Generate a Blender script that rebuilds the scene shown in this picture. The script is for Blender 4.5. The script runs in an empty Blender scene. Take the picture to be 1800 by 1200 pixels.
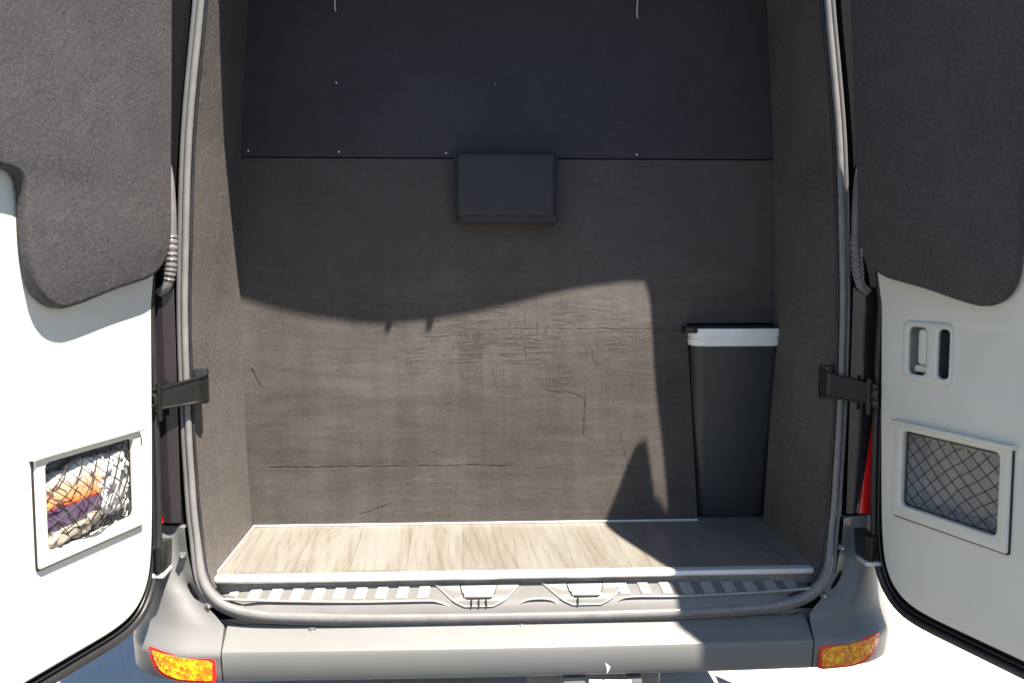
import bpy, bmesh, math, random
from mathutils import Vector, Matrix
random.seed(7)
S = bpy.context.scene
COL = S.collection
PI = math.pi

# ------------------------------------------------------------------ helpers
def tag(o, label=None, cat=None, group=None, kind=None):
    if label: o['label'] = label
    if cat: o['category'] = cat
    if group: o['group'] = group
    if kind: o['kind'] = kind
    return o

def empty(name, loc, label, cat, group=None):
    o = bpy.data.objects.new(name, None); COL.objects.link(o); o.location = loc
    o.empty_display_size = .1
    return tag(o, label, cat, group)

def finish(me, angle=35):
    for p in me.polygons: p.use_smooth = True
    me.set_sharp_from_angle(angle=math.radians(angle))

def obj(name, bm, mat, parent=None, angle=35, loc=None):
    bmesh.ops.recalc_face_normals(bm, faces=bm.faces)
    me = bpy.data.meshes.new(name); bm.to_mesh(me); bm.free()
    if mat: me.materials.append(mat)
    finish(me, angle)
    o = bpy.data.objects.new(name, me); COL.objects.link(o)
    if parent is not None: o.parent = parent
    if loc: o.location = loc
    return o

def add_grid(bm, rows, close_u=False, close_v=False):
    vs = [[bm.verts.new(p) for p in r] for r in rows]
    n, m = len(vs), len(vs[0])
    for i in range(n if close_u else n-1):
        for j in range(m if close_v else m-1):
            a, b, c, d = vs[i][j], vs[i][(j+1) % m], vs[(i+1) % n][(j+1) % m], vs[(i+1) % n][j]
            try: bm.faces.new((a, b, c, d))
            except ValueError: pass
    return vs

def add_box(bm, x0, x1, y0, y1, z0, z1, bev=0, fn=None, seg=2):
    t = bmesh.new()
    bmesh.ops.create_cube(t, size=1)
    for v in t.verts:
        v.co = Vector(((x0+x1)/2+v.co.x*(x1-x0), (y0+y1)/2+v.co.y*(y1-y0), (z0+z1)/2+v.co.z*(z1-z0)))
    if bev: bmesh.ops.bevel(t, geom=t.edges[:], offset=bev, segments=seg, profile=.5, affect='EDGES')
    if fn:
        for v in t.verts: v.co = Vector(fn(*v.co))
    me = bpy.data.meshes.new('tmp'); t.to_mesh(me); t.free(); bm.from_mesh(me); bpy.data.meshes.remove(me)

def catmull(pts, n=8, closed=False):
    P = [Vector(p) for p in pts]; out = []; L = len(P)
    for i in range(L if closed else L-1):
        if closed: a, b, c, d = P[i-1], P[i], P[(i+1) % L], P[(i+2) % L]
        else: a, b, c, d = P[max(i-1, 0)], P[i], P[i+1], P[min(i+2, L-1)]
        for k in range(n):
            t = k/n
            out.append(.5*((2*b)+(c-a)*t+(2*a-5*b+4*c-d)*t*t+(3*b-a-3*c+d)*t**3))
    if not closed: out.append(P[-1].copy())
    return out

def add_tube(bm, pts, rad, closed=False, seg=8, rfn=None, ref=Vector((0, 1, 0)), flat=1.0):
    P = [Vector(p) for p in pts]; rows = []; L = len(P)
    for i, p in enumerate(P):
        a = P[i-1] if (i > 0 or closed) else P[i]; b = P[(i+1) % L] if (i < L-1 or closed) else P[i]
        t = (b-a).normalized()
        r = ref if abs(t.dot(ref)) < .95 else Vector((0, 0, 1))
        n = (r-t*r.dot(t)).normalized(); m = t.cross(n)
        R = rfn(i/(L-1)) if rfn else rad
        rows.append([p+n*math.cos(2*PI*k/seg)*R*flat+m*math.sin(2*PI*k/seg)*R for k in range(seg)])
    vs = add_grid(bm, rows, close_u=closed, close_v=True)
    if not closed:
        for r in (vs[0], vs[-1]):
            try: bm.faces.new(r)
            except ValueError: pass

def rrect(x0, x1, y0, y1, r, n=5):
    out = []
    for cx, cy, a0 in ((x1-r, y1-r, 0), (x0+r, y1-r, 90), (x0+r, y0+r, 180), (x1-r, y0+r, 270)):
        for k in range(n+1):
            a = math.radians(a0+90*k/n); out.append((cx+r*math.cos(a), cy+r*math.sin(a)))
    return out

def plate(bm, outline, holes, w0, w1, bev, fn, maxseg=.06):
    """flat plate with holes in (u,z), from w0 to w1, rounded rim, mapped to the world by fn(u,z,w)"""
    cu = bpy.data.curves.new('c', 'CURVE'); cu.dimensions = '2D'; cu.fill_mode = 'BOTH'
    for loop in [outline]+list(holes):
        pts = []
        for i, p in enumerate(loop):
            q = loop[(i+1) % len(loop)]; d = math.dist(p, q); k = max(1, int(d/maxseg))
            for j in range(k): pts.append((p[0]+(q[0]-p[0])*j/k, p[1]+(q[1]-p[1])*j/k))
        sp = cu.splines.new('POLY'); sp.points.add(len(pts)-1); sp.use_cyclic_u = True
        for s, p in zip(sp.points, pts): s.co = (p[0], p[1], 0, 1)
    t = abs(w1-w0)/2
    bev = min(bev, t*.98); cu.extrude = t-bev; cu.bevel_depth = bev; cu.bevel_resolution = 2; cu.offset = -bev
    o = bpy.data.objects.new('c', cu); COL.objects.link(o)
    dg = bpy.context.evaluated_depsgraph_get(); dg.update()
    me = bpy.data.meshes.new_from_object(o.evaluated_get(dg))
    tb = bmesh.new(); tb.from_mesh(me); bmesh.ops.remove_doubles(tb, verts=tb.verts, dist=1e-5)
    wc = (w0+w1)/2
    for v in tb.verts: v.co = Vector(fn(v.co.x, v.co.y, wc+v.co.z))
    tb.to_mesh(me); tb.free(); bm.from_mesh(me)
    bpy.data.objects.remove(o); bpy.data.meshes.remove(me); bpy.data.curves.remove(cu)

def chaikin(P, n=2):
    for _ in range(n):
        Q = []
        for i, a in enumerate(P):
            b = P[(i+1) % len(P)]; d = math.dist(a, b); k = min(.25, .03/max(d, 1e-6)) if d > .12 else .25
            Q += [(a[0]+(b[0]-a[0])*k, a[1]+(b[1]-a[1])*k), (a[0]+(b[0]-a[0])*(1-k), a[1]+(b[1]-a[1])*(1-k))]
        P = Q
    return P
def inset(P, d):
    A = sum(P[i][0]*P[(i+1) % len(P)][1]-P[(i+1) % len(P)][0]*P[i][1] for i in range(len(P))); sg = 1 if A > 0 else -1
    out = []
    for i in range(len(P)):
        a, b = Vector(P[i-1]), Vector(P[(i+1) % len(P)]); t = (b-a).normalized(); n = Vector((-t.y, t.x))*sg
        out.append((P[i][0]+n.x*d, P[i][1]+n.y*d))
    return out

def interp(tab, x):
    if x <= tab[0][0]: return tab[0][1]
    for (a, b), (c, d) in zip(tab, tab[1:]):
        if x <= c: return b+(d-b)*(x-a)/(c-a)
    return tab[-1][1]

# ------------------------------------------------------------------ materials
class NT:
    def __init__(s, name):
        s.m = bpy.data.materials.new(name); s.m.use_nodes = True; s.t = s.m.node_tree
        s.b = s.t.nodes['Principled BSDF']; s.co = s.t.nodes.new('ShaderNodeTexCoord').outputs['Object']
    def n(s, ty, ins=None, **at):
        x = s.t.nodes.new(ty)
        for k, v in at.items(): setattr(x, k, v)
        for k, v in (ins or {}).items(): s.set(x.inputs[k], v)
        return x
    def set(s, i, v):
        if isinstance(v, bpy.types.NodeSocket): s.t.links.new(v, i)
        else: i.default_value = v
    def math(s, op, a, b=0., c=0., clamp=False):
        x = s.n('ShaderNodeMath', operation=op, use_clamp=clamp); s.set(x.inputs[0], a); s.set(x.inputs[1], b); s.set(x.inputs[2], c)
        return x.outputs[0]
    def mapping(s, scale=(1, 1, 1), rot=(0, 0, 0), loc=(0, 0, 0)):
        return s.n('ShaderNodeMapping', {'Vector': s.co, 'Scale': scale, 'Rotation': rot, 'Location': loc}).outputs[0]
    def noise(s, sc, det=4, rough=.55, vec=None, dist=0.):
        return s.n('ShaderNodeTexNoise', {'Vector': vec or s.co, 'Scale': sc, 'Detail': det, 'Roughness': rough, 'Distortion': dist}).outputs[0]
    def ramp(s, f, stops):
        r = s.n('ShaderNodeValToRGB', {0: f}); e = r.color_ramp.elements
        while len(e) < len(stops): e.new(.5)
        for el, (p, c) in zip(e, stops):
            el.position = p; el.color = (c, c, c, 1) if not hasattr(c, '__len__') else (*c, 1)
        return r.outputs[0]
    def mix(s, f, a, b, mode='MIX'):
        x = s.n('ShaderNodeMix', data_type='RGBA', blend_type=mode)
        s.set(x.inputs[0], f)
        for i, v in ((6, a), (7, b)):
            s.set(x.inputs[i], v if isinstance(v, bpy.types.NodeSocket) else (*v, 1))
        return x.outputs[2]
    def bump(s, h, dist=.001, st=1., prev=None):
        ins = {'Height': h, 'Distance': dist, 'Strength': st}
        if prev: ins['Normal'] = prev
        return s.n('ShaderNodeBump', ins).outputs[0]
    def out(s, col=None, rough=None, bump=None, **kw):
        if col is not None: s.set(s.b.inputs['Base Color'], col if isinstance(col, bpy.types.NodeSocket) else (*col, 1))
        if rough is not None: s.set(s.b.inputs['Roughness'], rough)
        if bump is not None: s.set(s.b.inputs['Normal'], bump)
        for k, v in kw.items(): s.set(s.b.inputs[k.replace('_', ' ')], v)
        return s.m

def simple(name, c, rough=.5, var=.12, sc=9, fine=250, bd=.0002, **kw):
    t = NT(name)
    v = t.ramp(t.noise(sc, 5), [(.3, 1-var), (.7, 1+var*.4)])
    f = t.noise(fine, 3)
    col = t.mix(1., c, v, 'MULTIPLY')
    r = t.math('ADD', t.math('MULTIPLY', t.noise(sc*2.3, 4), .25), rough-.12)
    return t.out(col, r, t.bump(f, bd, .6), **kw)

def seg_mask(t, p, q, w):
    """1 on a thin scratch between p and q in the XZ plane of the object"""
    xyz = t.n('ShaderNodeSeparateXYZ', {0: t.co})
    jit = t.math('MULTIPLY', t.math('SUBTRACT', t.noise(14, 3), .5), .016)
    X = xyz.outputs[0]; Z = t.math('ADD', xyz.outputs[2], jit)
    dx, dz = q[0]-p[0], q[1]-p[1]; L2 = dx*dx+dz*dz
    ax = t.math('SUBTRACT', X, p[0]); az = t.math('SUBTRACT', Z, p[1])
    h = t.math('DIVIDE', t.math('ADD', t.math('MULTIPLY', ax, dx), t.math('MULTIPLY', az, dz)), L2, clamp=True)
    ex = t.math('SUBTRACT', ax, t.math('MULTIPLY', h, dx)); ez = t.math('SUBTRACT', az, t.math('MULTIPLY', h, dz))
    d = t.math('SQRT', t.math('ADD', t.math('MULTIPLY', ex, ex), t.math('MULTIPLY', ez, ez)))
    return t.math('SUBTRACT', 1., t.math('DIVIDE', d, w), clamp=True)

VINYL = (.102, .092, .088)
def fabric(name, c, marks=False, crackle=.5, rough=.75, dust=.5):
    t = NT(name)
    big = t.noise(2.2, 4, .6); mid = t.noise(11, 6, .65, dist=.6); fine = t.noise(330, 3, .7); grit = t.noise(120, 4, .7)
    warp = t.mix(.06, t.co, t.n('ShaderNodeTexNoise', {'Vector': t.co, 'Scale': 5., 'Detail': 3.}).outputs[1])
    cr = t.n('ShaderNodeTexVoronoi', {'Vector': warp, 'Scale': 55.}, feature='DISTANCE_TO_EDGE').outputs[0]
    cm = t.ramp(cr, [(0., 1.), (.045, 0.)])
    patch = t.ramp(t.noise(3.1, 3, .5), [(.48, 0.), (.66, 1.)])
    cm = t.math('MULTIPLY', t.math('MULTIPLY', cm, patch), crackle)
    v = t.math('ADD', t.math('MULTIPLY', big, .55), t.math('MULTIPLY', mid, .45))
    col = t.mix(t.ramp(v, [(.35, 0.), (.68, 1.)]), [k*.84 for k in c], [k*1.12 for k in c])
    col = t.mix(1., col, t.ramp(grit, [(.32, .88 if dust < .2 else .76), (.68, 1.08 if dust < .2 else 1.2)]), 'MULTIPLY')
    dm = t.math('MULTIPLY', t.ramp(t.noise(23, 7, .75), [(.62, 0.), (.74, 1.)]), dust*.35)
    col = t.mix(dm, col, [k*1.9 for k in c])
    h = t.math('ADD', t.math('MULTIPLY', fine, .35), t.math('MULTIPLY', grit, .65))
    if marks:
        M = None
        for p, q, w in MARKS:
            m = seg_mask(t, p, q, w); M = m if M is None else t.math('MAXIMUM', M, m)
        # brittle rectangular crazing, mostly across the middle
        wv = t.mix(.012, t.co, t.n('ShaderNodeTexNoise', {'Vector': t.co, 'Scale': 22., 'Detail': 5.}).outputs[1])
        def ln(sc, lo, w, seed):
            nz = t.noise(1., 2, .5, vec=t.n('ShaderNodeMapping', {'Vector': wv, 'Scale': sc, 'Location': (seed, 0, seed)}).outputs[0])
            return t.ramp(nz, [(lo-w, 0.), (lo, 1.), (lo+w, 0.)])
        hz = t.math('MULTIPLY', t.math('MAXIMUM', ln((3, 1, 42), .5, .035, 3.1), ln((5, 1, 70), .56, .05, 8.7)), t.ramp(t.noise(9., 2), [(.46, 0.), (.54, 1.)]))
        vt = t.math('MULTIPLY', ln((46, 1, 5), .5, .035, 5.3), t.ramp(t.noise(12., 2, vec=t.mapping((1, 1, 1), loc=(4, 4, 4))), [(.50, 0.), (.56, 1.)]))
        e = t.math('MAXIMUM', hz, vt)
        xyz = t.n('ShaderNodeSeparateXYZ', {0: t.co})
        gx = t.math('SUBTRACT', 1., t.math('ABSOLUTE', t.math('DIVIDE', t.math('SUBTRACT', xyz.outputs[0], .03), .50)), clamp=True)
        gz = t.math('SUBTRACT', 1., t.math('ABSOLUTE', t.math('DIVIDE', t.math('SUBTRACT', xyz.outputs[2], 1.23), .20)), clamp=True)
        e = t.math('MULTIPLY', e, t.ramp(t.math('MULTIPLY', gx, gz), [(.05, 0.), (.5, 1.)]))
        st = t.ramp(t.noise(1., 6, .7, vec=t.mapping((2.5, 1, 60))), [(.66, 0.), (.70, .45), (.73, 0.)])
        gw = t.noise(1., 7, .72, vec=t.n('ShaderNodeMapping', {'Vector': wv, 'Scale': (3.2, 1, 26)}).outputs[0], dist=.8)
        gb = t.noise(1., 3, .5, vec=t.mapping((1.6, 1, 2.4), loc=(2, 0, 5)))
        vv = t.noise(1., 4, .6, vec=t.mapping((16, 1, 1.5), loc=(2, 0, 5)))
        wear_shade_fade = t.ramp(t.math('SUBTRACT', t.n('ShaderNodeSeparateXYZ', {0: wv}).outputs[2], .9), [(.45, 1.), (.62, .2)])  # wear streaks; shade higher up imitated by fading their contrast
        col = t.mix(wear_shade_fade, col, t.ramp(gw, [(.3, .78), (.7, 1.14)]), 'MULTIPLY')
        col = t.mix(wear_shade_fade, col, t.ramp(gb, [(.35, .78), (.65, 1.12)]), 'MULTIPLY')
        col = t.mix(wear_shade_fade, col, t.ramp(vv, [(.35, .90), (.65, 1.06)]), 'MULTIPLY')
        h = t.math('ADD', h, t.math('MULTIPLY', gw, 1.2))
        M = t.math('MULTIPLY', M, t.ramp(t.noise(26, 4, .7), [(.36, .1), (.6, 1.)]))
        M = t.math('MAXIMUM', M, t.math('MAXIMUM', t.math('MULTIPLY', e, .5), t.math('MULTIPLY', st, .35)))
        bx = t.math('MULTIPLY', t.math('LESS_THAN', t.math('ABSOLUTE', t.math('ADD', xyz.outputs[0], .117)), .036), t.math('LESS_THAN', t.math('ABSOLUTE', t.math('SUBTRACT', xyz.outputs[2], 1.15)), .118))
        col = t.mix(t.math('MULTIPLY', bx, .16), col, (.03, .028, .027))
        col = t.mix(t.math('MULTIPLY', M, .75), col, (.018, .015, .014))
        h = t.math('SUBTRACT', h, t.math('MULTIPLY', M, 1.4))
    col = t.mix(t.math('MULTIPLY', cm, .7), col, [k*.25 for k in c])
    h = t.math('SUBTRACT', h, t.math('MULTIPLY', cm, 1.2))
    h2 = t.math('ADD', h, t.math('MULTIPLY', mid, 2.))
    return t.out(col, rough, t.bump(h2, .0012 if dust < .2 else .0018, .9), Specular_IOR_Level=.12)

MARKS = [((-.72, .877), (.00, .875), .0035), ((.10, 1.103), (.17, 1.095), .003), ((.17, 1.095), (.222, 1.076), .003), ((.222, 1.076), (.218, .965), .0035),
         ((.038, 1.248), (.045, 1.197), .004), ((.045, 1.197), (.10, 1.197), .002),
         ((-.05, 1.285), (.46, 1.283), .0025), ((-.25, 1.262), (-.05, 1.268), .002), ((-.76, 1.17), (-.735, 1.12), .006), ((.33, .96), (.40, .70), .0015),
         ((-.45, .73), (-.36, .765), .003)]
M_wall = fabric('partition_vinyl', VINYL, marks=True, crackle=0., dust=.15)
M_upper_shade = fabric('upper_vinyl_shaded', (.058, .058, .066), crackle=0., dust=.05)  # shade put into the colour: same vinyl as the lower sheet, darkened
M_side = fabric('side_liner', (.120, .110, .106), crackle=.9, dust=.3)
M_pad = fabric('pad_vinyl', (.084, .082, .087), crackle=.28, dust=.9)
M_box = simple('box_vinyl', (.038, .039, .045), .7, .1, 14, 300, .0003)
M_white = simple('white_door_plastic', (.74, .755, .71), .42, .05, 4, 420, .00012)
M_bezel = simple('bezel_plastic', (.70, .71, .65), .38, .05, 12, 300, .00015)
M_back = simple('pocket_lining', (.40, .39, .385), .6, .2, 25, 200, .0005)
M_slot = simple('dark_slot', (.09, .10, .11), .5)
M_net = simple('net_cord', (.006, .010, .009), .6, .2, 60, 400, .0003)
M_body = simple('dark_paint', (.010, .010, .012), .5, .15, 5, 60, .00002, Specular_IOR_Level=.08)
M_edge = simple('door_seal_rubber', (.022, .022, .025), .45, .2, 15, 180, .0003)
M_bump = simple('bumper_plastic', (.160, .166, .171), .42, .07, 6, 500, .0002)
M_sill = simple('sill_plastic', (.15, .15, .152), .4, .1, 12, 400, .0002)
M_seal = simple('opening_seal', (.19, .19, .195), .28, .2, 20, 120, .0003)
M_lip = simple('painted_lip', (.13, .13, .135), .28, .15, 12, 120, .0001)
M_rib = simple('sill_rib', (.29, .29, .29), .4, .1, 20, 300, .0002)
M_black = simple('black_plastic', (.016, .017, .018), .35, .2, 20, 200, .0003)
M_strap = simple('hinge_strap_metal', (.018, .018, .018), .3, .25, 30, 200, .0002, Metallic=.3)
M_bellow = simple('conduit_rubber', (.17, .165, .17), .25, .2, 30, 200, .0002)
M_bin = simple('bin_plastic', (.042, .046, .049), .42, .1, 7, 500, .00015)
M_liner = simple('bin_liner', (.92, .93, .92), .18, .05, 30, 60, .001)
M_screw = simple('screw_steel', (.75, .75, .75), .2, .05, Metallic=.9)
M_tyre = simple('tyre_rubber', (.02, .02, .02), .7)
M_rim = simple('wheel_rim', (.25, .25, .25), .4, Metallic=.7)
M_cord = simple('white_cord', (.7, .68, .68), .7)
M_packw = simple('crumpled_white', (.78, .76, .74), .35, .2, 30, 80, .003)
M_packg = simple('grey_paper', (.34, .30, .25), .6, .5, 40, 80, .002)
M_light_spot = simple('painted_light_spot', (.8, .8, .8), .5)

t = NT('trim_aluminium'); M_trim = t.out(t.mix(1., (.72, .72, .73), t.ramp(t.noise(3, 4, vec=t.mapping((1, 20, 20))), [(.3, .85), (.7, 1.)]), 'MULTIPLY'),
      .32, t.bump(t.noise(60, 4, vec=t.mapping((.2, 3, 3))), .0003), Metallic=.25)

# wood-look vinyl floor: planks run along Y
t = NT('plank_floor')
mp = t.mapping((1, 1, 1), (0, 0, PI/2), (0, 0, 0))
br = t.n('ShaderNodeTexBrick', {'Vector': mp, 'Color1': (0, 0, 0, 1), 'Color2': (1, 1, 1, 1), 'Mortar': (.5, .5, .5, 1), 'Scale': 1., 'Mortar Size': .0009,
        'Mortar Smooth': .1, 'Brick Width': .9, 'Row Height': .145, 'Bias': 0.}, offset=.43)
rnd = br.outputs[0]; mort = br.outputs[1]
cx = t.n('ShaderNodeSeparateXYZ', {0: t.co})
shift = t.n('ShaderNodeCombineXYZ', {0: t.math('MULTIPLY', rnd, 3.), 1: t.math('MULTIPLY', rnd, 9.), 2: 0.}).outputs[0]
v2 = t.n('ShaderNodeVectorMath', {0: t.co, 1: shift}, operation='ADD').outputs[0]
vs_ = t.n('ShaderNodeMapping', {'Vector': v2, 'Scale': (9, 1.3, 1)}).outputs[0]
wv = t.n('ShaderNodeTexWave', {'Vector': vs_, 'Scale': 1.4, 'Distortion': 9., 'Detail': 3., 'Detail Scale': .7, 'Detail Roughness': .55}, wave_type='RINGS', rings_direction='Z').outputs[1]
gr = t.noise(1., 6, .7, vec=t.n('ShaderNodeMapping', {'Vector': v2, 'Scale': (150, 5, 1)}).outputs[0])
big = t.noise(1., 3, .6, vec=t.n('ShaderNodeMapping', {'Vector': v2, 'Scale': (14, 2, 1)}).outputs[0])
base = t.mix(t.ramp(rnd, [(0., 0.), (1., 1.)]), (.228, .222, .205), (.268, .262, .246))
base = t.mix(t.ramp(big, [(.35, 0.), (.7, .8)]), base, (.17, .155, .13))
rings = None
for gx_, gy_, R_ in ((-.56, -.02, .085), (-.33, .33, .06), (.12, .10, .07), (-.05, -.05, .06), (.45, .30, .07)):
    ax = t.math('MULTIPLY', t.math('SUBTRACT', cx.outputs[0], gx_), 3.6); ay = t.math('MULTIPLY', t.math('SUBTRACT', cx.outputs[1], gy_), 1.)
    dd = t.math('ADD', t.math('SQRT', t.math('ADD', t.math('MULTIPLY', ax, ax), t.math('MULTIPLY', ay, ay))), t.math('MULTIPLY', t.noise(14, 4), .06))
    rg = t.math('MULTIPLY', t.ramp(t.math('SINE', t.math('MULTIPLY', dd, 150.)), [(.35, 0.), (.95, 1.)]), t.math('MULTIPLY', t.math('SUBTRACT', 1., t.math('DIVIDE', dd, R_*2.6), clamp=True), t.math('MULTIPLY', t.math('ADD', ay, .02), 25., clamp=True)))
    rings = rg if rings is None else t.math('MAXIMUM', rings, rg)
base = t.mix(t.math('MULTIPLY', rings, .55), base, (.10, .088, .07))
g2 = t.math('MULTIPLY', t.ramp(wv, [(.0, 1.), (.28, 0.)]), t.ramp(big, [(.38, .2), (.62, 1.)]))
base = t.mix(t.math('MULTIPLY', g2, .3), base, (.075, .065, .05))
base = t.mix(t.math('MULTIPLY', t.ramp(gr, [(.42, 1.), (.62, 0.)]), .22), base, (.11, .095, .075))
base = t.mix(t.math('MULTIPLY', mort, .4), base, (.08, .07, .055))
M_floor = t.out(base, .42, t.bump(t.math('SUBTRACT', gr, t.math('MULTIPLY', mort, 2.)), .0006, .6))

# amber retro-reflector with prism cells
t = NT('amber_reflector')
vo = t.n('ShaderNodeTexVoronoi', {'Vector': t.co, 'Scale': 105.}, feature='F1')
ds = t.noise(60, 4, .7)
col = t.mix(t.ramp(vo.outputs[1], [(.25, 0.), (.75, 1.)]), (.95, .20, .008), (1., .56, .01))
ed = t.n('ShaderNodeTexVoronoi', {'Vector': t.co, 'Scale': 105.}, feature='DISTANCE_TO_EDGE').outputs[0]
col = t.mix(t.math('MULTIPLY', t.ramp(ed, [(0., 1.), (.12, 0.)]), t.ramp(ds, [(.42, 0.), (.55, .9)])), col, (.20, .05, .006))
M_amber = t.out(col, .2, t.bump(vo.outputs[0], .002, .9), Coat_Weight=.8, Coat_Roughness=.05)
t = NT('red_lens')
M_red = t.out(t.mix(t.ramp(t.noise(30, 3, vec=t.mapping((1, 1, .4))), [(.3, 0.), (.7, 1.)]), (.62, .008, .010), (.85, .018, .02)), .15,
      t.bump(t.n('ShaderNodeTexWave', {'Vector': t.co, 'Scale': 45., 'Distortion': 0.}, bands_direction='Z').outputs[1], .0008, .6), Coat_Weight=1., Subsurface_Weight=.3, Subsurface_Radius=(.02, .002, .002))
M_tint = simple('dark_lens', (.026, .022, .026), .1, .1, 10, 40, .00002, Coat_Weight=1.)
# printed packet
t = NT('packet_print')
z = t.n('ShaderNodeSeparateXYZ', {0: t.co}).outputs[2]
zz = t.math('ADD', z, t.math('MULTIPLY', t.noise(18, 3), .03))
col = t.ramp(t.math('MULTIPLY', zz, 6.), [(.16, (.75, .74, .72)), (.20, (.10, .06, .13)), (.45, (.10, .06, .13)), (.47, (.42, .02, .02)), (.50, (.80, .26, .07)), (.72, (.85, .50, .34)), (.88, (.82, .80, .77))])
M_packet = t.out(col, .3, t.bump(t.noise(40, 4, .6), .004, .8), Coat_Weight=.5)
# concrete ground
t = NT('concrete_ground')
c = t.mix(t.ramp(t.noise(1.3, 6, .6), [(.3, 0.), (.7, 1.)]), (.70, .68, .65), (.78, .76, .73))
c = t.mix(1., c, t.ramp(t.noise(90, 5, .7), [(.3, .85), (.7, 1.08)]), 'MULTIPLY')
M_ground = t.out(c, .85, t.bump(t.noise(120, 5, .7), .002))

t = NT('added_dark_ground'); c = t.mix(t.ramp(t.noise(160, 4, .7), [(.35, 0.), (.7, 1.)]), (.035, .035, .037), (.075, .075, .076))  # dark tone assumed for the unseen ground
M_dark_ground = t.out(c, .9, t.bump(t.noise(200, 4, .7), .003))
# ------------------------------------------------------------------ setting
bm = bmesh.new(); add_grid(bm, [[(x, y, 0) for x in (-150, -20, -4, 4, 20, 150)] for y in (-150, -20, -3, 3, 20, 150)])
tag(obj('ground', bm, M_dark_ground), kind='structure')  # out of view; dark surface added to keep bounce light out of the bay
bm = bmesh.new(); add_grid(bm, [[(x, y, .004) for x in (-9, -3, -1, 1, 3, 9)] for y in (-.15, 1, 3, 6, 14)])
tag(obj('pavement', bm, M_ground), kind='structure')

# ------------------------------------------------------------------ the van
van = empty('van', (0, 0, 0), 'dark van with both rear doors swung open onto a black lined cargo bay', 'van')
OPEN = [(0, .598), (.25, .599), (.50, .604), (.66, .616), (.745, .645), (.790, .70), (.808, .78), (.820, .88), (.827, 1.0), (.830, 1.15), (.830, 1.35), (.824, 1.5), (.806, 1.8), (.768, 2.12), (.757, 2.28), (.744, 2.40), (.70, 2.455), (.50, 2.495), (.22, 2.485), (0, 2.475)]
OUT = [(0, .50), (.25, .50), (.50, .50), (.70, .50), (.84, .52), (.93, .60), (.965, .72), (.982, .86), (.99, 1.0), (.995, 1.15), (.995, 1.35), (.99, 1.5), (.965, 1.8), (.93, 2.12), (.918, 2.26), (.905, 2.42), (.86, 2.55), (.5, 2.67), (.25, 2.695), (0, 2.70)]
def openY(x, z):
    y = interp([(.60, -.085), (.68, -.07), (.80, -.035), (.95, -.02)], z)
    if z > 2.2: y -= .075*max(0., 1-(x/.76)**2)*min(1, (z-2.2)/.1)
    return y
def mirror_loop(pts):
    r = [Vector((p[0], p[1])) for p in pts]
    l = [Vector((-p[0], p[1])) for p in pts[-2:0:-1]]
    return r+l
oc = catmull([(*p, 0) for p in mirror_loop(OPEN)], 6, True)
uc = catmull([(*p, 0) for p in mirror_loop(OUT)], 6, True)
def ring(off, dy, t=0.):
    n = len(oc); out = []
    for i in range(n):
        p, q = oc[i], uc[i]
        tg = (oc[(i+1) % n]-oc[i-1]).normalized(); nr = Vector((tg.y, -tg.x, 0))
        a = p+nr*off
        a = a.lerp(q, t)
        out.append((a.x, openY(p.x, p.y)*(1-t)+dy, a.y))
    return out
# body shell: rear ring, corner rounding, sides and roof; then the inner return
bm = bmesh.new()
rows = [ring(-.004, .12), ring(-.004, .02), ring(.003, -.006), ring(.016, .010), ring(.02, .02), ring(.03, .004), ring(.0, .0, .45), ring(0, .008, .75), ring(0, .035, .9), ring(0, .09, .97), ring(0, .18, 1.), ring(0, 1.2, 1.), ring(0, 3.4, 1.), ring(-.0, 4.9, 1.)]
vs = add_grid(bm, rows, close_v=True); bm.faces.new(vs[-1])
body = obj('body', bm, M_body, van, 50)
# front of the van and wheels (never in view, but they shade the ground)
bm = bmesh.new(); add_box(bm, -.94, .94, 4.86, 5.7, .35, 1.5, .15, seg=4); obj('bonnet', bm, M_body, body)
bm = bmesh.new(); add_box(bm, -.80, .80, .25, 4.7, .33, .49, .03); obj('chassis', bm, M_black, van)
for sx in (-1, 1):
    for y in (1.15, 4.55):
        bm = bmesh.new()
        prof = [(.20, .10), (.30, .12), (.345, .10), (.35, .0), (.345, -.10), (.30, -.12), (.20, -.10)]
        add_grid(bm, [[(sx*.86+w, y+r*math.cos(a*PI/16), .35+r*math.sin(a*PI/16)) for r, w in prof] for a in range(32)], close_u=True)
        wh = obj('wheel', bm, M_tyre, van)
        bm = bmesh.new(); bmesh.ops.create_cone(bm, cap_ends=True, segments=32, radius1=.205, radius2=.205, depth=.16, matrix=Matrix.Translation((sx*.86, y, .35))@Matrix.Rotation(PI/2, 4, 'Y'))
        obj('rim', bm, M_rim, wh)

# opening seal: rubber tube and painted lip round the whole opening
bm = bmesh.new()
RP = ring(-.008, -.006); fat = lambda f: .0085+.0050*interp([(.60, 1.), (.66, .8), (.80, 0.)], RP[min(len(RP)-1, round(f*(len(RP)-1)))][2])
add_tube(bm, [Vector(p) for p in RP], .0085, True, 10, rfn=fat)
seal = obj('opening_seal', bm, M_seal, van, 60)
bm = bmesh.new()
add_tube(bm, [Vector(p) for p in ring(.0065, -.004)], .0062, True, 8)
obj('seal_lip', bm, M_lip, seal, 60)
bm = bmesh.new()
add_tube(bm, [Vector(p) for p in ring(-.0185, .002)], .0045, True, 6)
obj('seal_trim', bm, M_edge, seal, 60)

def openx(z):
    if z > 2.2: return .757
    best = [(p[1], p[0]) for p in OPEN[3:15]]
    return interp(best, z)
for x in (.015, .135):
    zt = 2.475+.02*(x/.5); bm = bmesh.new(); add_box(bm, x-.008, x+.008, -.115, -.085, zt-.030, zt-.002, .003); obj('top_striker', bm, M_black, van)
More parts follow.
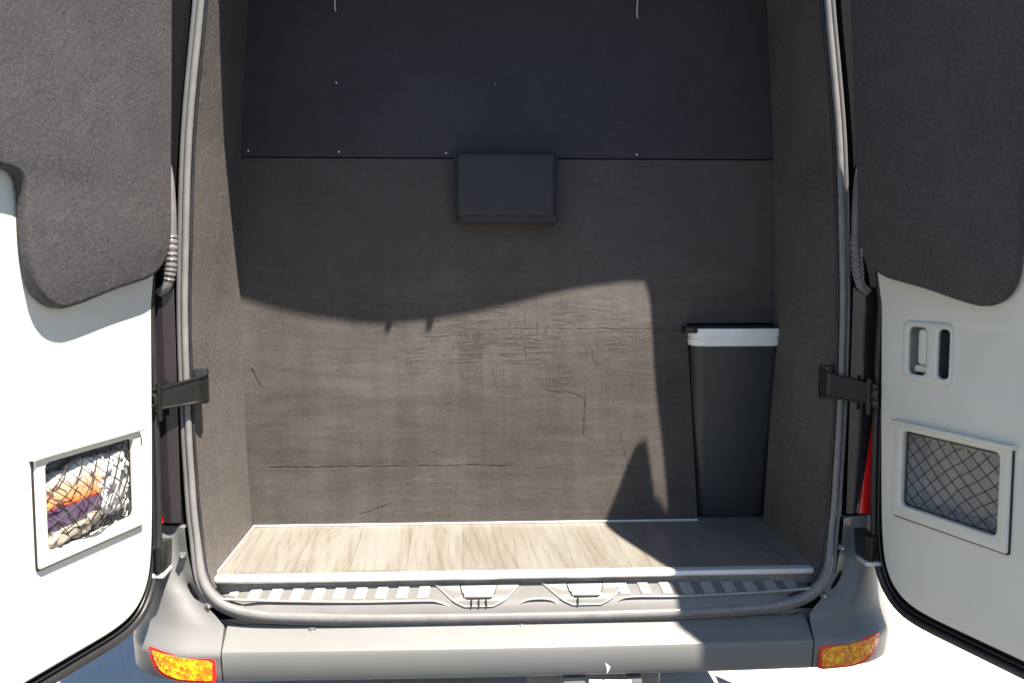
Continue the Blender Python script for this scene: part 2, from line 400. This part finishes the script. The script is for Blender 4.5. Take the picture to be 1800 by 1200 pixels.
# interior liners
BACK = [(.70, .768), (1.0, .782), (1.42, .786), (1.78, .774), (2.22, .744), (2.42, .72)]
WY = .42
for sx in (-1, 1):
    bm = bmesh.new()
    zs = [.68+.04*i for i in range(47)]
    yb = WY-.0 if sx < 0 else WY-.012
    def sec(off):
        rows = []
        for z in zs:
            xf = min(openx(z)-.018, .812)
            xb = interp(BACK, z)
            rows.append([(sx*(xf*(1-k/6)+xb*k/6+.012*math.sin(PI*k/6)*0+off), (openY(0.75, min(z, 2.1))+.014)*(1-k/6)+(yb)*k/6, z) for k in range(7)])
        return rows
    a, b = sec(0.), sec(.012)
    add_grid(bm, [r+s[::-1] for r, s in zip(a, b)], close_v=True)
    lin = obj('side_liner', bm, M_side, van, 50)
    lin['label'] = 'sunlit fabric side lining' if sx < 0 else 'shaded side lining beside the bin'
# partition, two sheets, with the niche for the bin cut out of the lower one
def XZ(y0): return lambda u, z, w: (u, y0+w, z)
bm = bmesh.new()
plate(bm, [(-.80, .69), (.571, .69), (.528, 1.30), (.85, 1.30), (.85, 1.781), (-.80, 1.781)], [], 0, .018, .002, XZ(WY), 5)
low = obj('lower_partition', bm, M_wall, van)
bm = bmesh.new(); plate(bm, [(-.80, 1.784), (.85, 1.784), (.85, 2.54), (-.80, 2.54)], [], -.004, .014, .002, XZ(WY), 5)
upp = obj('upper_partition', bm, M_upper_shade, van)
for x, z in ((-.719-.035, 1.801), (-.496, 1.799), (-.167-.02, 1.797), (.130, 1.795), (.371, 1.796), (-.50, 1.994), (-.044, 1.995)):
    bm = bmesh.new(); bmesh.ops.create_uvsphere(bm, u_segments=10, v_segments=6, radius=.0035 if abs(x+.044) > .01 else .002)
    for v in bm.verts: v.co = Vector((v.co.x+x, v.co.y*.6+WY-.005, v.co.z+z))
    obj('screw', bm, M_screw, upp)
for x, L in ((-.4985, .032), (.3655, .040)):
    bm = bmesh.new(); add_tube(bm, catmull([(x, WY-.01, 2.32), (x+.001, WY-.012, 2.25), (x-.001, WY-.012, 2.223-L+.02), (x+.001, WY-.012, 2.223-L)], 5), .0022, seg=6)
    obj('hanging_cord', bm, M_cord, upp)
# dark niche behind the partition, ceiling
bm = bmesh.new(); add_box(bm, .50, .90, .80, .82, .69, 1.5); add_box(bm, .48, .50, WY+.02, .82, .69, 1.5); add_box(bm, .50, .84, WY+.02, .80, 1.42, 1.44)
add_box(bm, .84, .86, WY-.0, .82, .69, 1.5)
obj('bin_niche', bm, M_side, van)
bm = bmesh.new(); add_box(bm, -.84, .84, .03, 3.0, 2.53, 2.55); obj('headliner', bm, M_side, van)

# padded cover on the partition
bm = bmesh.new()
def cov(u, z, w): return (u+.004*(z-1.7), WY-.004+w-.012*(1.8-z)/.19*0, z)
bx0, bx1, bz0, bz1 = -.158, .126, 1.612, 1.793
add_box(bm, bx0, bx1, WY-.075, WY-.006, bz0, bz1, .014, seg=4)
box = obj('padded_cover', bm, M_box, van, 60); box['label'] = 'small black vinyl covered box on the partition seam'
bm = bmesh.new(); add_box(bm, bx0+.006, bx1+.004, WY-.068, WY-.006, bz0-.016, bz0+.004, .004); obj('bottom_hem', bm, M_box, box)
bm = bmesh.new(); add_box(bm, bx0-.008, bx0+.004, WY-.03, WY-.005, bz0-.01, bz1+.002, .003); obj('side_flange', bm, M_box, box); bm = bmesh.new(); add_box(bm, bx1-.004, bx1+.008, WY-.03, WY-.005, bz0-.02, bz1+.002, .003); obj('side_flange', bm, M_box, box)

# floor and aluminium edge
bm = bmesh.new(); add_box(bm, -.79, .86, -.036, .83, .66, .70)
floor_ = obj('cargo_floor', bm, M_floor, van)
bm = bmesh.new()
prof = [(-.024, .7005), (-.026, .7035), (-.045, .7035), (-.051, .702), (-.053, .698), (-.053, .691), (-.049, .687), (-.036, .687)]
def trimrow(x, s=1.): return [(x, -.03+(y+.03)*s, .69+(z-.69)*s) for y, z in prof]
vs = add_grid(bm, [trimrow(x, s) for x, s in ((-.766, .3), (-.763, .8), (-.757, 1), (-.3, 1), (.3, 1), (.750, 1), (.758, .8), (.762, .3))])
obj('floor_edge_trim', bm, M_trim, floor_, 40)
# thin pale cove bead at the foot of the partition and left wall
bm = bmesh.new(); add_tube(bm, [(-.765, WY-.004, .703), (.57, WY-.004, .703)], .0035, seg=6)
add_tube(bm, [(-.762, WY-.004, .703), (-.765, -.0, .703)], .003, seg=6); obj('floor_bead', bm, M_trim, floor_)

# step plate
def zopen(x): return interp([(p[0], p[1]) for p in OPEN[:6]], abs(x))
bm = bmesh.new(); rows = []
N = 120
def splate(x, k):
    e = max(0., (abs(x)-.50)/.26)
    lo = zopen(x)+.012
    top = .668+.0*e
    P = [(-.030, .683), (-.040, top), (-.080, top-.020+.006*e), (-.086, top-.030+.008*e), (-.096, max(.622, lo+.004)), (-.098, max(.610, lo))]
    y, z = P[k]
    y += .045*max(0., (abs(x)-.62)/.14)**2
    return (x, y, z)
for i in range(N+1):
    x = -.748+1.496*i/N
    rows.append([splate(x, k) for k in range(6)])
add_grid(bm, rows); step = obj('step_plate', bm, M_sill, van, 25)
def onstep(x, f):  # f 0..1 down the tread band, +lift
    a, b = Vector(splate(x, 1)), Vector(splate(x, 2)); return a.lerp(b, f)
ribx = [-.716+.0525*i for i in range(10)]+[.262+.0545*i for i in range(9)]
for i, x in enumerate(ribx):
    w = .0155 if abs(x) < .70 else .012
    bm = bmesh.new(); sh = .008 if x < 0 else -.008
    rows = []
    for f, l in ((.02, -.001), (.06, .0045), (.90, .0045), (.96, -.001)):
        r = []
        for xx, ll in ((x-w, -.001), (x-w+.003, 0), (x+w-.003, 0), (x+w, -.001)):
            p = onstep(xx+sh*(.5-f), f); up = Vector((0, -.45, .9))
            r.append(p+up*(l if ll == 0 else min(l, -.001)))
        rows.append(r)
    add_grid(bm, rows); obj('tread_rib', bm, M_rib, step, 25)
bm = bmesh.new()
def ridge(pts, r=.0032):
    P = [Vector((x, -.085 if f > .8 else -.04-.045*f, z)) for x, f, z in pts]
    add_tube(bm, catmull(P, 6), r, seg=6)
zz0, zz1 = .648, .618
ridge([(-.745, 1, .662), (-.60, 1, .654), (-.40, 1, zz0), (-.24, 1, zz0), (-.205, 1.05, zz0-.004), (-.165, 1.1, .628), (-.13, 1.1, zz1), (-.04, 1.1, zz1), (-.015, 1.05, .630), (.02, 1, zz0-.002), (.07, 1, zz0-.002), (.10, 1.05, .630), (.135, 1.1, zz1), (.205, 1.1, zz1), (.235, 1.1, .630), (.27, 1, zz0), (.40, 1, zz0), (.60, 1, .654), (.735, 1, .662)], .0035)
obj('step_ridge', bm, M_rib, step)
for cx in (-.105, .165):
    q = lambda u, z, w: (u, interp([(.622, -.096), (.638, -.086), (.648, -.080), (.668, -.040), (.675, -.036)], z)-.001+w*.45, z-w*.8)
    bm = bmesh.new()
    ol = [(cx-.110, .672), (cx-.055, .640), (cx-.035, .632), (cx+.035, .632), (cx+.055, .640), (cx+.110, .672)]
    hol = [(cx-.046, .668), (cx-.041, .656), (cx-.030, .647), (cx+.030, .647), (cx+.041, .656), (cx+.046, .668)]
    plate(bm, ol, [hol], -.003, .003, .001, q, .008)
    cup = obj('striker_cup', bm, M_sill, step, 40)
    bm = bmesh.new(); add_tube(bm, [q(u, z, -.002) for u, z in [(ol[k][0]+(ol[k+1][0]-ol[k][0])*m/6, ol[k][1]+(ol[k+1][1]-ol[k][1])*m/6) for k in range(5) for m in range(6)]], .0028, seg=6); obj('cup_ridge', bm, M_rib, cup)
    bm = bmesh.new(); add_tube(bm, [q(u, z, -.005) for u, z in hol+hol[:1]], .0013, seg=5); obj('cup_outline', bm, M_black, cup)
    bm = bmesh.new(); plate(bm, hol, [], -.0035, .001, .001, q, .008); obj('cup_recess', bm, M_back, cup)
    bm = bmesh.new(); add_box(bm, cx-.037, cx+.037, -.083, -.066, .652, .665, .003); obj('latch_plate', bm, M_trim, cup)
    bm = bmesh.new()
    for k in ((-.018, 0, .018) if cx < 0 else (-.022,)): add_tube(bm, [(cx+k, -.088, .650), (cx+k*1.05, -.096, .634)], .0022, seg=6)
    obj('drain_slot', bm, M_black, cup)

# bumper: a middle beam and two wrapped corners
def plan(x):
    """distance forward (+Y) of the rear face at half-width x"""
    a = abs(x)
    y = .010*(a/.7)**2
    if a > .80: y += .17*(1-math.sqrt(max(0, 1-((min(a, .985)-.80)/.185)**2)))
    return y
BP = [(-.070, .560), (-.072, .588), (-.088, .592), (-.142, .556), (-.150, .549), (-.153, .540), (-.1435, .482), (-.139, .474), (-.120, .464), (-.06, .455)]
bm = bmesh.new()
add_grid(bm, [[(x, y+plan(x), z) for y, z in BP] for x in [-.7255+1.451*i/40 for i in range(41)]])
bumper = obj('bumper', bm, M_bump, van, 28)
bm = bmesh.new(); add_box(bm, -.80, .80, -.075, -.060, .455, .606); obj('bumper_channel', bm, M_lip, bumper)
def prof(z):
    return interp([(.455, -.06), (.464, -.118), (.474, -.140), (.482, -.1435), (.540, -.153), (.550, -.150), (.560, -.140), (.585, -.120), (.60, -.112), (.63, -.102), (.68, -.093), (.74, -.085), (.80, -.077), (.86, -.070)], z)
def surf(x, z, lift=0.):
    return (x, prof(z)+plan(x)-lift, z)
# corner sheets
for sx in (-1, 1):
    bm = bmesh.new(); rows = []
    zs = [.455, .464, .470, .474, .482, .50, .52, .534, .540, .546, .553, .560, .575, .59, .60, .62, .64, .66, .68, .70, .72, .74, .76, .78, .80, .815, .83]
    for z in zs:
        xi = .7285 if z < .612 else max(.7285, openx(z)+.017)
        if z < .66 and z >= .612: xi = .7285+(interp([(.612, 0), (.66, 1)], z)**.6)*(openx(.66)+.03-.7285)
        xo = interp([(.455, .955), (.474, .972), (.54, .985), (.60, .985), (.83, .985)], z)
        if z > .74: xo = interp([(.74, .985), (.83, .93)], z)
        r = []
        for k in range(27):
            f = k/26; x = xi+(xo-xi)*(1-(1-f)**1.5)
            # hollow that sweeps round the opening
            s = (x-xi)/.10
            dip = .023*math.exp(-((s-.35)/.35)**2)*interp([(.60, 0), (.66, 1), (.80, 1)], z)
            y = prof(z)+plan(x)+dip
            r.append((sx*x, y, z))
        if z < .745:
            for yy in (.10, .25, .55): r.append((sx*(.992), yy, z))
        else:
            for yy in (.02, .03, .04): r.append((sx*(xo+.004), prof(z)+plan(xo)+yy, z))
        rows.append(r)
    rows.append([(p[0], p[1]+.03, p[2]+.004) for p in rows[-1]])
    add_grid(bm, rows); cor = obj('bumper_corner', bm, M_bump, bumper, 32)
    # reflector: red surround with an amber prism field
    def rf(name, x0, x1, i, m, lift):
        b = bmesh.new(); rws = []
        for a in range(15):
            f = a/14; x = x0+(x1-x0)*f
            zt = interp([(0, .534), (.15, .536), (1, .552)], f)-i; zb = interp([(0, .473), (.55, .478), (.8, .488), (.93, .505), (1, .532)], f)+i
            if zb > zt-.002: zb = zt-.002
            if f == 0: zt -= .004; zb += .003
            rws.append([(sx*x, prof(.51)+plan(x)-lift*q+(.003 if q == 0 else 0), zb+(zt-zb)*g) for g, q in ((-.03, 0), (0, 1), (.5, 1.15), (1, 1), (1.03, 0))])
        rws = [[(p[0]-sx*.001, p[1]+lift+.003, p[2]) for p in rws[0]]]+rws+[[(p[0]+sx*.001, p[1]+lift+.003, p[2]) for p in rws[-1]]]
        add_grid(b, rws); return b
    refl = obj('corner_reflector', rf('a', .742, .910, 0., M_red, .004), M_red, van, 40)
    obj('amber_lens', rf('b', .749, .899, .006, M_amber, .0062), M_amber, refl, 40)
# clips in the channel
for x, z in ((-.516, .583), (.0, .589-.004), (-.80, .70), (.772, .642), (.822, .76), (-.768, .645), (-.835, .765)):
    bm = bmesh.new(); y = -.088 if z < .6 else -.075+(.02 if z > .69 else 0)
    if z > .65: y = -.055
    add_box(bm, x-.009, x+.009, y-.010, y+.01, z-.006, z+.006, .002); c = obj('seal_clip', bm, M_lip, bumper)
    bm = bmesh.new(); bmesh.ops.create_uvsphere(bm, u_segments=8, v_segments=6, radius=.0042, matrix=Matrix.Translation((x+.001, y-.011, z-.002))); obj('clip_head', bm, M_screw, c)
bm = bmesh.new(); plate(bm, [(.203, .508), (.216, .498), (.211, .486), (.208, .480), (.207, .496)], [], -.0008, 0, .0002, lambda u, z, w: (u, -.1535+w+.012*0+plan(u), z), 1)
o = obj('bumper_light_spot', bm, M_light_spot, bumper)  # pale plate painted in for a spot of sunlight on the bumper
# tow bracket low under the bumper
bm = bmesh.new(); add_box(bm, .02, .36, -.06, .05, .40, .452, .01); add_box(bm, .10, .16, -.13, .0, .425, .462, .006); add_box(bm, .26, .30, -.13, .0, .42, .460, .006)
tow = obj('tow_bracket', bm, M_bump, van); bm = bmesh.new(); add_tube(bm, [(.165, -.14, .455), (.27, -.14, .452)], .006, seg=8); obj('tow_pin', bm, M_trim, tow)

# tail lamps
for sx in (-1, 1):
    bm = bmesh.new(); rows = []
    for i in range(17):
        z = .842+.62*i/16; f = i/16
        xi = .872+.040*min(1, (z-.842)/.40)+.012*f+(.012 if sx < 0 else 0); xo = .982
        rows.append([(sx*(xi+(xo-xi)*k/6), -.040+max(0, xi+(xo-xi)*k/6-.93)*.9-(.006*math.sin(PI*min(1, k/5+.15))), z) for k in range(7)]+[(sx*.997, .12, z), (sx*.998, .22, z)])
    add_grid(bm, rows); lamp = obj('tail_lamp', bm, M_red, van, 50)
    bm = bmesh.new(); rows = []
    for i in range(15):
        z = .842+.58*i/14
        xi = .842; xo = .872+.040*min(1, (z-.842)/.40)+.012*(z-.842)/.6+(.012 if sx < 0 else 0)
        rows.append([(sx*(xi+(xo-xi)*k/4), -.038-.004*math.sin(PI*k/4), z) for k in range(5)])
    add_grid(bm, rows); obj('dark_lens', bm, M_tint, lamp, 50)

# ------------------------------------------------------------------ rear doors
TH = math.radians(17)
HX = {1: .902, -1: -.891}
LEAN = [(1.38, 0.), (1.57, .030), (1.84, .062), (2.15, .095), (2.5, .165)]
def DT(sx):
    dU = Vector((sx*math.sin(TH), -math.cos(TH), 0)); Nn = Vector((-sx*math.cos(TH), -math.sin(TH), 0)); H = Vector((HX[sx], -.10, 0))
    def f(u, z, w):
        w2 = w+interp(LEAN, z)*(1. if sx > 0 else .55)
        return H+dU*u+Nn*w2+Vector((0, 0, z))
    return f
PAD = [(.075, 2.22), (-.010, 2.16), (-.012, 2.12), (-.020, 1.85), (-.024, 1.7), (-.030, 1.60), (-.032, 1.53), (-.012, 1.482), (.035, 1.450), (.10, 1.438), (.178, 1.424), (.26, 1.404), (.30, 1.396), (.335, 1.392), (.376, 1.405), (.410, 1.437), (.430, 1.50), (.439, 1.56), (.442, 1.61), (.450, 1.645), (.472, 1.661), (.60, 1.665), (.76, 1.66), (.80, 1.70), (.81, 1.80), (.81, 2.36), (.76, 2.38), (.36, 2.36), (.24, 2.33), (.19, 2.31)]
SLAB = [(.115, 2.20), (.075, 2.03), (.035, 1.84), (-.022, 1.62), (-.036, 1.2), (-.034, .90), (-.030, .79), (-.012, .72), (.02, .665), (.07, .628), (.14, .614), (.78, .612), (.84, .625), (.865, .67), (.87, .80), (.87, 2.36), (.84, 2.45), (.76, 2.47), (.36, 2.44), (.24, 2.395), (.205, 2.375), (.178, 2.34)]
PANEL = [(-.030, 1.72), (-.018, 1.48), (-.012, 1.40), (0., 1.10), (.010, .90), (.018, .80), (.032, .735), (.062, .690), (.11, .664), (.18, .655), (.76, .655), (.81, .67), (.835, .72), (.84, 1.70)]
PAD = chaikin(PAD); SLAB = chaikin(SLAB); PANEL = chaikin(PANEL)
BEZ = (.060, .402, .872, 1.104); INN = (.088, .374, .902, 1.084)
for sx in (-1, 1):
    T = DT(sx)
    bm = bmesh.new(); plate(bm, SLAB, [rrect(.08, .38, .89, 1.09, .02)]+([rrect(.085, .22, 1.215, 1.338, .02)] if sx > 0 else []), -.075, -.004, .018, T)
    door = obj('rear_door', bm, M_body, van, 40)
    door['label'] = 'left rear door with glaring sunlit white inner panel' if sx < 0 else 'right rear door with shaded white inner panel'
    # rubber seal round the door rim
    bm = bmesh.new()
    plate(bm, inset(SLAB, .002), [inset(SLAB, .020)], -.006, .008, .0065, T)
    obj('door_seal', bm, M_edge, door, 60)
    bm = bmesh.new(); plate(bm, inset(SLAB, .024), [inset(SLAB, .031)], -.006, .003, .004, T)
    obj('door_seal_lip', bm, M_black, door, 60)
    holes = [rrect(BEZ[0]+.016, BEZ[1]-.016, BEZ[2]+.016, BEZ[3]-.012, .012)]
    if sx > 0: holes.append(rrect(.084, .222, 1.214, 1.340, .014))
    bm = bmesh.new(); plate(bm, PANEL, holes, -.004, .008, .005, T); panel = obj('inner_panel', bm, M_white, door, 40)
    bm = bmesh.new(); plate(bm, PAD, [], .010, .042, .010, T); obj('window_pad', bm, M_pad, door, 50)
    # net pocket: frame, cavity, net
    bm = bmesh.new()
    plate(bm, rrect(BEZ[0], BEZ[1], BEZ[2], BEZ[3], .006), [rrect(INN[0], INN[1], INN[2], INN[3], .014)], .004, .018, .004, T)
    obj('pocket_frame', bm, M_bezel, door, 40)
    bm = bmesh.new(); plate(bm, rrect(BEZ[0]+.001, BEZ[1]+.0025, BEZ[2]-.0035, BEZ[3]-.004, .006), [rrect(INN[0]-.010, INN[1]+.010, INN[2]-.010, INN[3]+.010, .014)], .005, .0125, .001, T)
    obj('pocket_shadow_line', bm, M_black, door, 40)  # black rim stands in for the shadow line round the pocket frame
    bm = bmesh.new()
    plate(bm, [(BEZ[0]-.006, BEZ[3]-.008), (BEZ[1]+.008, BEZ[3]-.008), (BEZ[1]+.008, BEZ[3]+.002), (BEZ[0]-.006, BEZ[3]+.002)], [], .006, .026, .003, T)
    obj('pocket_lip', bm, M_bezel, door, 40)
    bm = bmesh.new()
    a0, a1, b0, b1 = INN[0]-.008, INN[1]+.008, INN[2]-.008, INN[3]+.006
    rows = []
    for i in range(13):
        for_u = []
        for j in range(17):
            u = a0+(a1-a0)*j/16; z = b0+(b1-b0)*i/12
            e = min(j, 16-j, 1)*min(i, 12-i, 1)
            for_u.append(T(u, z, .006 if e == 0 else -.046-.004*math.sin(j*1.3+i)))
        rows.append(for_u)
    add_grid(bm, rows); obj('pocket_back', bm, M_back, door, 40)
    bm = bmesh.new()
    A0, A1, B0, B1 = INN[0]+.001, INN[1]-.001, INN[2]+.001, INN[3]-.006
    def netw(u, z):
        a = (u-A0)/(A1-A0); b = (z-B0)/(B1-B0); a = min(1, max(0, a)); b = min(1, max(0, b))
        if sx > 0: return u, z, .002+.010*math.sin(PI*a)*math.sin(PI*b)**.6
        g = math.sin(PI*a)*math.sin(PI*b)
        return u-.012*g, z+.020*g*math.sin(5*a+1)+.004*math.sin(31*u+17*z), .004+.034*math.sin(PI*a)**.7*math.sin(PI*(b**.8))**.7
    pitch = .0285 if sx > 0 else .030
    for d in (-1, 1):
        k = -20
        while k < 40:
            # line  z = B0 + d*slope*(u-A0) + k*pitch
            sl = .82 if sx > 0 else (1.05 if d > 0 else .80)
            pts = []
            for i in range(41):
                u = A0+(A1-A0)*i/40
                z = B0+d*sl*(u-A0)+k*pitch*1.25+ (.006*math.sin(u*40+k) if d > 0 and u > .25 else 0)
                if B0 <= z <= B1: pts.append(T(*netw(u, z)))
            if len(pts) > 2: add_tube(bm, pts, .0011 if (sx > 0 or d > 0) else .0016, seg=5, ref=Vector((0, 0, 1)))
            k += 1
    for z in (B0+.001, B1): add_tube(bm, [T(*netw(A0+(A1-A0)*i/20, z)) for i in range(21)], .0014, seg=5, ref=Vector((0, 0, 1)))
    for u in (A0+.001,): add_tube(bm, [T(*netw(u, B0+(B1-B0)*i/10)) for i in range(11)], .0013, seg=5)
    obj('pocket_net', bm, M_net, door, 60)
    if sx > 0:  # handle recess
        bm = bmesh.new()
        plate(bm, rrect(.073, .227, 1.206, 1.348, .018), [rrect(.092, .150, 1.222, 1.334, .014), rrect(.184, .219, 1.222, 1.334, .012)], .003, .015, .005, T, .03)
        hb = obj('handle_bezel', bm, M_bezel, door, 45)
        bm = bmesh.new()
        for (u0, u1) in ((.086, .156),):
            z0, z1 = 1.217, 1.339
            add_grid(bm, [[T(u, z, w) for u, w in ((u0, .004), (u0+.004, -.028), ((u0+u1)/2, -.034), (u1-.004, -.028), (u1, .004))] for z in (z0, (z0+z1)/2, z1)])
            add_grid(bm, [[T(u, z0, w) for u in (u0, u1)] for w in (.004, -.034)]); add_grid(bm, [[T(u, z1, w) for u in (u0, u1)] for w in (.004, -.034)])
        obj('handle_recess', bm, M_back, door, 30)
        bm = bmesh.new()
        u0, u1, z0, z1 = .180, .223, 1.217, 1.339
        add_grid(bm, [[T(u, z, w) for u, w in ((u0, .004), (u0+.003, -.04), (u1-.003, -.04), (u1, .004))] for z in (z0, z1)])
        add_grid(bm, [[T(u, z0, w) for u in (u0, u1)] for w in (.004, -.04)]); add_grid(bm, [[T(u, z1, w) for u in (u0, u1)] for w in (.004, -.04)])
        obj('finger_slot', bm, M_slot, door, 30)
        bm = bmesh.new(); plate(bm, rrect(.118, .146, 1.246, 1.330, .011), [], -.012, .010, .006, T, .03)
        plate(bm, rrect(.098, .146, 1.226, 1.244, .007), [], -.02, .0, .005, T, .03); obj('handle_lever', bm, M_bezel, door, 45)

# hinge straps, brackets, conduits, lower hinges
for sx in (-1, 1):
    H = HX[sx]
    bm = bmesh.new(); rows = []
    path = catmull([(.778, -.006), (.788, -.034), (.818, -.052), (.850, -.066), (.878, -.082), (.892, -.098)], 8)
    n = len(path)
    for i, p in enumerate(path):
        f = i/(n-1); tg = (path[min(i+1, n-1)]-path[max(i-1, 0)]).normalized(); nr = Vector((tg.y, -tg.x))*.0035
        zc = interp([(0, 1.180), (1, 1.150)], f); hh = interp([(0, .033), (.3, .031), (.7, .026), (1, .030)], f)
        rows.append([(sx*(p.x+nr.x*s), p.y+nr.y*s, zc+hh*v) for s, v in ((1, -1.04), (1.9, -1), (1.9, -.90), (1, -.86), (1, .86), (1.9, .90), (1.9, 1), (1, 1.04), (-1, 1.04), (-1, -1.04))])
    add_grid(bm, rows, close_v=True); st = obj('check_strap', bm, M_strap, van, 30)
    bm = bmesh.new()
    add_box(bm, .778, .815, -.012, .014, 1.135, 1.220, .002, fn=lambda x, y, z: (sx*x, y, z)); obj('strap_bracket', bm, M_black, st)
    bm = bmesh.new(); add_tube(bm, [(sx*.872, -.083, 1.105), (sx*.872, -.083, 1.195)], .007, seg=10); obj('strap_pin', bm, M_strap, st)
    bm = bmesh.new(); add_tube(bm, catmull([(sx*.888, -.096, 1.172), (sx*.874, -.104, 1.168), (sx*.872, -.104, 1.150), (sx*.886, -.102, 1.142)], 5), .0035, seg=8); obj('strap_hook', bm, M_strap, st)
    # ribbed conduit between body and door
    bm = bmesh.new()
    pts = catmull([(sx*.862, -.030, 1.745), (sx*.846, -.046, 1.70), (sx*.840, -.052, 1.63), (sx*.840, -.054, 1.55), (sx*.843, -.054, 1.48), (sx*.854, -.052, 1.430), (sx*.876, -.045, 1.41)], 16)
    add_tube(bm, pts, .012, seg=12, rfn=lambda f: .0110+(.0026*(math.sin(f*190) > 0) if .50 < f < .78 else 0)+.002*math.sin(f*PI))
    obj('cable_conduit', bm, M_bellow, van, 50)
    # lower hinge
    bm = bmesh.new()
    add_box(bm, .868, .900, -.105, -.02, .738, .80, .004, fn=lambda x, y, z: (sx*x, y, z)); hg = obj('lower_hinge', bm, M_black, van)
    bm = bmesh.new(); add_box(bm, .866, .912, -.112, -.04, .724, .735, .003, fn=lambda x, y, z: (sx*x, y, z)); obj('hinge_leaf', bm, M_trim, hg)
    bm = bmesh.new(); add_tube(bm, [(sx*.880, -.108, .738), (sx*.880, -.108, .80)], .008, seg=10); obj('hinge_pin', bm, M_strap, hg)

# ------------------------------------------------------------------ waste bin
bn = empty('waste_bin', (.665, .55, .70), 'tall slim dark grey waste bin with white rim inside the van', 'bin')
def binrow(hz, grow=0.):
    f = hz/.585
    wl = .0945+.001*0+(.139-.0945)*f*0
    xl = -.098-.032*f-grow; xr = .130+.009*f+grow
    yf = -.100-.082*f-grow; yb = .10+.05*f+grow
    r = .035
    return [(x, y-.012*(1-((x-.01)/.13)**2 if y < 0 else 0), hz) for x, y in rrect(xl, xr, yf, yb, r, 5)]
bm = bmesh.new()
hs = [.004, 0.02, .1, .2, .3, .4, .5, .545]
rows = [binrow(0.004, -.010)]+[binrow(h) for h in hs[1:]]
vs = add_grid(bm, rows, close_v=True); bm.faces.new(vs[0])
obj('bin_body', bm, M_bin, bn, 45)
bm = bmesh.new()
vs = add_grid(bm, [binrow(.535, .001), binrow(.538, .006), binrow(.555, .0065), binrow(.557, .0035), binrow(.562, .0035), binrow(.564, .0065), binrow(.582, .007), binrow(.588, .004), binrow(.589, -.004), binrow(.55, -.008)], close_v=True)
obj('bag_rim', bm, M_liner, bn, 45)
bm = bmesh.new()
vs = add_grid(bm, [binrow(.585, .002), binrow(.592, .003), binrow(.596, -.001)], close_v=True); bm.faces.new(vs[-1])
add_box(bm, -.155, -.120, -.19, -.10, .575, .594, .003)
obj('bin_lid', bm, M_black, bn, 45)

# ------------------------------------------------------------------ things in the left net
T = DT(-1)
def lumpy(name, u0, u1, z0, z1, w0, w1, mat, tilt, label, cat, seed, amp=.010):
    rnd = random.Random(seed); base = Vector(T((u0+u1)/2, z0, (w0+w1)/2)); b = bmesh.new()
    bmesh.ops.create_cube(b, size=1); bmesh.ops.subdivide_edges(b, edges=b.edges[:], cuts=9, use_grid_fill=True)
    ph = [rnd.random()*6 for _ in range(6)]
    for v in b.verts:
        c = v.co*2; l = (abs(c.x)**4+abs(c.y)**4+abs(c.z)**4)**.25; c = c/max(l, .01)
        u = (u0+u1)/2+c.x*(u1-u0)/2; z = (z0+z1)/2+c.z*(z1-z0)/2; w = (w0+w1)/2+c.y*(w1-w0)/2
        n = math.sin(u*90+ph[0]+z*40)*math.sin(z*110+ph[1])+.6*math.sin(u*210+z*150+ph[2])
        w += amp*n*.6; z += amp*.4*math.sin(u*70+ph[3])+tilt*(u-(u0+u1)/2); u += amp*.4*math.sin(z*90+ph[4])
        v.co = Vector(T(u, z, w))-base
    e = empty(name, base, label, cat)
    ob = obj(cat.replace(' ', '_')+'_wrap' if cat == 'packet' else 'crumpled_sheet', b, mat, e, 50)
    return e
lumpy('snack_packet', .175, .368, .918, 1.058, -.034, .010, M_packet, -.16, 'orange and purple printed packet stuffed in the left door net', 'packet', 3)
lumpy('plastic_bag', .100, .200, .925, 1.062, -.034, .014, M_packw, .25, 'crumpled white plastic bag at the hinge end of the left door net', 'bag', 5, .014)
lumpy('folded_leaflet', .200, .366, .906, .940, -.030, .020, M_packg, -.1, 'creased grey leaflet lying at the bottom of the left door net', 'leaflet', 8, .008)

# ------------------------------------------------------------------ light, camera, render
tosun = Vector((.71, -1., 2.2)).normalized()
L = bpy.data.lights.new('sun', 'SUN'); L.energy = 5.; L.angle = math.radians(.55); L.color = (1., .89, .75)
so = bpy.data.objects.new('sun', L); COL.objects.link(so); so.rotation_euler = tosun.to_track_quat('Z', 'Y').to_euler(); so.location = (3, -4, 9)
w = bpy.data.worlds.new('World'); S.world = w; w.use_nodes = True
nt = w.node_tree; bg = nt.nodes['Background']; sk = nt.nodes.new('ShaderNodeTexSky'); sk.sky_type = 'NISHITA'; sk.sun_disc = False; sk.dust_density = 0.; sk.air_density = 1.; sk.altitude = 0
sk.sun_elevation = math.asin(tosun.z); sk.sun_rotation = math.atan2(tosun.x, tosun.y)
nt.links.new(sk.outputs[0], bg.inputs[0]); bg.inputs[1].default_value = .05
cam = bpy.data.cameras.new('camera'); co = bpy.data.objects.new('camera', cam); COL.objects.link(co)
co.location = (-.145, -2.43, 1.50); co.rotation_euler = (PI/2-math.atan(150/1700), 0, -math.radians(3))
cam.sensor_width = 36; cam.lens = 34.0; cam.clip_end = 500; cam.clip_start = .05
S.camera = co
S.render.engine = 'CYCLES'
S.view_settings.view_transform = 'Standard'; S.view_settings.look = 'None'; S.view_settings.gamma = 1; S.view_settings.use_curve_mapping = False
S.view_settings.exposure = 1.7
S.cycles.diffuse_bounces = 3; S.cycles.max_bounces = 8
